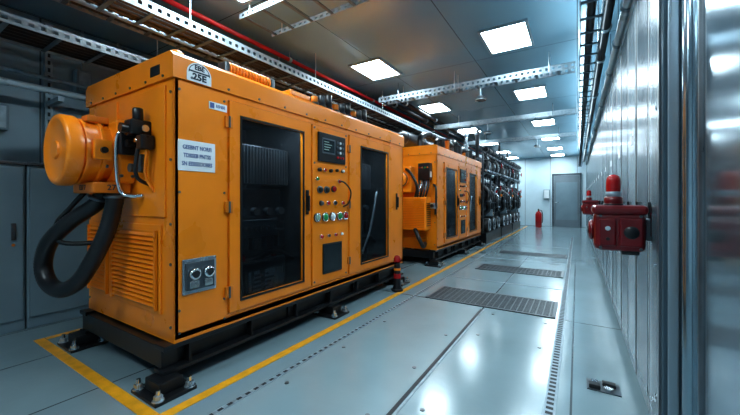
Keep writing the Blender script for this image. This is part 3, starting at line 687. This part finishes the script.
tray('y', -3.5, -3.24, 2.72, -1.5, 12, .07, "narrow galvanised cable tray close to the ceiling", [(.05, .024, RUBBER), (.118, .024, RUBBER), (.186, .024, RUBBER)], hang=[1.0, 3.0], m=GALV, mr=GALVD, rung=.3)
tray('x', 2.05, 2.45, 2.88, -2.75, -1.1, .05, "short perforated cross tray fixed under the ceiling", hang=[-2.6, -1.2], mr=GALVD)
tray('x', 4.70, 4.88, 2.74, -2.76, -.02, .08, "perforated cross tray hung under the ceiling", hang=[-2.4, -1.5, -.3], mr=GALVD)
tray('x', 7.2, 7.33, 2.76, -2.76, -.02, .08, "perforated cross tray hung under the ceiling further along", hang=[-2.2, -.4])
tray('x', 9.7, 9.83, 2.76, -2.76, -.02, .08, "perforated cross tray hung under the ceiling by the engines", hang=[-2.2, -.4])
tray('y', 0.02, 0.16, 2.50, 1.4, 16, .12, "perforated galvanised tray running above the metal cabinets", [(.07, .03, RUBBER)], hang=[2.2, 3.6, 5.2, 7.5, 10], mr=GALVD)

pipe("fire_main_pipe", [(-3.05, -1.5, 2.90), (-3.05, 16, 2.90)], .024, REDP, "red painted fire pipe under the ceiling", clamps=[(-3.05, y, 2.90) for y in (1, 3, 5, 7, 9)], hang=True)
for i, (x, z, r, m) in enumerate(((-2.66, 2.91, .035, BLACK), (-2.88, 2.92, .04, DARK))):
    pipe("overhead_pipe", [(x, 5.0, z), (x, 16, z)], r, m, "dark overhead service pipe", clamps=[(x, y, z) for y in (5.5, 7, 8.5, 10, 12, 14)], group="overhead service pipes")
b = B((-2.98, 7.0, 2.40)); b.lathe((-2.98, 5.7, 2.40), (0, 1, 0), [(.06, -.5), (.06, 0), (.15, .1), (.15, 2.5), (.06, 2.6), (.06, 3.1)], DARK, 24)
for t in (.3, 1.2, 2.2): b.torus((-2.98, 5.7 + t, 2.40), (0, 1, 0), .152, .014, GUN)
b.obj("exhaust_silencer", label="long dark exhaust silencer hung beneath the cable tray", category="silencer")
for i, (x, z, r, m) in enumerate(((.22, 2.72, .035, BLACK), (.315, 2.58, .035, PIPEW), (.43, 2.74, .05, GUN), (.55, 2.62, .04, BLACK), (.10, 2.90, .02, BLACK), (.66, 2.56, .05, GUN))):
    pipe("overhead_pipe", [(x, -1.5, z), (x, 16, z)], r, m, "service pipe above the metal cabinets", clamps=[(x, y + .07 * i, z) for y in (1.8, 2.4, 3, 3.7, 4.5, 6, 8, 10, 12)], group="pipes above the cabinets", hang=True)
for x, y in ((-1.15, 4.78), (-1.6, 7.25), (-0.9, 9.75)):
    b = B((x, y, 2.74)); b.cyl((x, y, 2.74), (x, y, 2.60), .012, GALV, 10).cyl((x, y, 2.60), (x, y, 2.55), .05, GUN, 18, r2=.07).torus((x, y, 2.55), (0, 0, 1), .07, .008, STEEL)
    b.obj("smoke_detector", label="small round detector hanging from the cross tray", category="detector", group="hanging detectors")

# ---------------------------------------------------------------- right side cabinets
CR = None; YS = 1.76; W = 0.79
for k in range(18):
    if CR is None:
        o = Vector((.55, YS + W / 2, 0))
        CR = empty("metal_locker", o, "tall brushed metal cabinet with narrow doors along the aisle", "cabinet", "tall metal cabinets along the aisle")
        c = B(o); c.box((.315, YS + .001, .10), (.80, YS + W - .001, 2.42), GUN, .002).box((.34, YS + .01, 0), (.80, YS + W - .01, .10), BLACK)
        c.obj("body", CR)
        for a, e, mm in ((.050, .355, CABL), (.405, W - .05, CABM)):
            dd = B(o); dd.box((.3005, YS + a, .16), (.3145, YS + e, 2.36), mm, .001)
            D = dd.obj("door", CR)
            h = B(o); h.box((.286, YS + e - .060, 1.0), (.2995, YS + e - .045, 1.14), BLACK, .002).cyl((.3, YS + e - .052, .95), (.296, YS + e - .052, .95), .01, CHROME, 10); h.obj("handle", D)
        h = B(o)
        for a, e, mm in ((.002, .022, SLOT), (.022, .046, GALV), (.359, .372, SLOT), (.372, .388, PIPEW), (.388, .401, SLOT), (W - .046, W - .024, GALV), (W - .024, W - .002, SLOT)):
            h.box((.301, YS + a, .10), (.3148, YS + e, 2.42), mm)
        h.box((.301, YS + .046, .10), (.3148, YS + W - .046, .155), GALV).box((.301, YS + .046, 2.365), (.3148, YS + W - .046, 2.42), GALV)
        h.obj("door_frame", CR, "flush steel door frame with dark seams")
        h = B(o); h.box((.299, YS + .1, 1.5), (.3004, YS + .22, 1.56), WHITE); h.obj("nameplate", CR)
    else: copy_tree(CR, (0, W * k, 0))
b = B((.30, 1.64, 0)); b.box((.255, 1.55, 0), (.80, 1.74, 2.45), CABM, .006)
b.box((.249, 1.565, .05), (.256, 1.595, 2.42), GUN); b.box((.27, 1.543, .02), (.30, 1.552, 2.44), STEEL, .003)
for z in (.4, .9, 1.5, 2.0): b.cyl((.256, 1.66, z), (.25, 1.66, z), .008, CHROME, 10)
b.obj("metal_post", label="upright brushed steel frame post between the cabinets", category="post")
o = Vector((.55, 1.0, 0))
N = empty("steel_cabinet", o, "tall polished steel cabinet with rounded vertical edge bars", "cabinet")
B(o).box((.335, .2, .06), (.80, 1.535, 2.45), GUN, .004).box((.35, .2, 0), (.8, 1.53, .06), BLACK).obj("body", N)
PS = pmat("polished_steel", (0.36, 0.46, 0.52), 0.14, 0.9, 0.05, 2, 0, 0, 0.02)
dn = B(o).box((.315, .90, .08), (.334, 1.50, 2.43), PS, .008).obj("door", N, "polished steel door")
B(o).cyl((.315, 1.475, .08), (.315, 1.475, 2.43), .022, PS, 20).obj("edge_bar", dn)
B(o).cyl((.318, 1.36, .08), (.318, 1.36, 2.43), .012, GUN, 16).obj("edge_bar", dn)
B(o).box((.315, .25, .08), (.334, .88, 2.43), PS, .008).obj("door", N, "polished steel door")

# ---------------------------------------------------------------- red alarm units
o = Vector((.16, 1.82, .92))
A = empty("alarm_unit", o, "dark red wall-mounted alarm box with red beacon on top", "alarm", "red alarm units on the cabinets")
b = B(o); b.box((.062, 1.745, .932), (.240, 1.90, 1.10), RED, .022).box((.055, 1.735, 1.088), (.247, 1.912, 1.127), RED, .014)
b.box((.08, 1.738, .955), (.14, 1.752, 1.070), RED, .006).box((.15, 1.735, .955), (.228, 1.752, 1.075), RED, .006)
b.box((.16, 1.762, .918), (.22, 1.84, .94), BLACK, .004)
b.cyl((.19, 1.737, 1.015), (.19, 1.728, 1.015), .026, BLACK, 22, bev=.003).cyl((.11, 1.740, 1.03), (.11, 1.731, 1.03), .010, CHROME, 12).cyl((.11, 1.740, .985), (.11, 1.733, .985), .007, BLACK, 12)
for x in (.085, .222): 
    for z in (.946, 1.082): b.cyl((x, 1.748, z), (x, 1.740, z), .006, GUN, 8)
b.cyl((.066, 1.825, 1.015), (.044, 1.825, 1.015), .045, RED, 24, bev=.008).cyl((.046, 1.825, 1.015), (.040, 1.825, 1.015), .018, BLACK, 20, bev=.002)
b.obj("housing", A)
b = B(o); b.cyl((.135, 1.82, 1.125), (.135, 1.82, 1.165), .034, RED, 20, bev=.004).torus((.135, 1.82, 1.130), (0, 0, 1), .035, .004, BLACK, 20)
b.obj("beacon_base", A, "dark red beacon base")
B(o).cyl((.135, 1.82, 1.163), (.135, 1.82, 1.188), .028, GALV, 20, bev=.003).obj("beacon_band", A, "pale grey band")
b = B(o); b.lathe((.135, 1.82, 1.187), (0, 0, 1), [(.026, 0), (.027, .02), (.026, .050), (.022, .066), (.012, .074), (.003, .076)], REDL, 24)
b.obj("beacon_lens", A)
b = B(o); b.box((.238, 1.78, .98), (.285, 1.86, 1.07), GUN, .006).cyl((.262, 1.765, 1.0), (.262, 1.765, 1.12), .008, CHROME, 10)
b.obj("mounting_bracket", A)
copy_tree(A, (0.0, 3.6, 0.02), "dark red alarm box with beacon further along the cabinet row")

# ---------------------------------------------------------------- bollard, extinguisher
o = Vector((-1.94, 3.77, 0.0))
E2 = empty("warning_bollard", o, "black and red warning post standing by the generator", "bollard")
B(o).cyl(o, o + Vector((0, 0, .03)), .075, BLACK, 24, bev=.005).lathe(o, (0, 0, 1), [(.06, .03), (.045, .08), (.04, .34), (.04, .36)], BLACK).obj("base", E2)
B(o).lathe(o, (0, 0, 1), [(.044, .16), (.044, .22)], REDP).lathe(o, (0, 0, 1), [(.044, .26), (.044, .29)], ORANGE).obj("stripe_band", E2)
B(o).lathe(o, (0, 0, 1), [(.03, .36), (.045, .37), (.045, .41), (.03, .44), (.005, .45)], REDL).obj("cap", E2)
o = Vector((-1.38, 15.6, 0))
E3 = empty("fire_extinguisher", o, "red fire extinguisher standing on the floor near the far door", "fire extinguisher")
B(o).lathe(o, (0, 0, 1), [(.10, 0), (.12, .02), (.12, .55), (.09, .63), (.04, .67), (.035, .70)], REDP).obj("tank", E3)
B(o).cyl(o + Vector((0, 0, .7)), o + Vector((0, 0, .76)), .03, BLACK).box(o + Vector((-.02, -.1, .75)), o + Vector((.02, .04, .78)), BLACK).obj("valve", E3)
B(o).tube([o + Vector((0, -.03, .73)), o + Vector((.12, -.08, .7)), o + Vector((.16, -.06, .45)), o + Vector((.14, -.03, .2))], .015, RUBBER).obj("hose", E3)
b = B((-1.13, 16.45, 1.2)); b.box((-1.25, 16.36, 1.2), (-1.02, 16.498, 1.6), CABG, .008).box((-1.23, 16.352, 1.22), (-1.04, 16.36, 1.58), WHITE, .003); b.obj("wall_box", label="small grey and white control box beside the door", category="junction box")

# ---------------------------------------------------------------- world, camera
w = bpy.data.worlds.new("world"); SC.world = w; w.use_nodes = True
w.node_tree.nodes["Background"].inputs[0].default_value = (0.5, 0.65, 0.75, 1); w.node_tree.nodes["Background"].inputs[1].default_value = 0.1
cam = bpy.data.cameras.new("camera"); co = bpy.data.objects.new("camera", cam); COL.objects.link(co)
cam.sensor_width = 36; cam.lens = 36 * 333 / 740; cam.shift_y = -7.5 / 740; cam.clip_start = 0.02
co.location = (0, 0, 1.15); co.rotation_euler = (math.radians(90), 0, math.radians(31.9))
SC.camera = co
SC.view_settings.view_transform = 'Standard'
try: SC.view_settings.look = 'Medium High Contrast'
except Exception: SC.view_settings.look = 'None'
SC.view_settings.exposure = -0.05
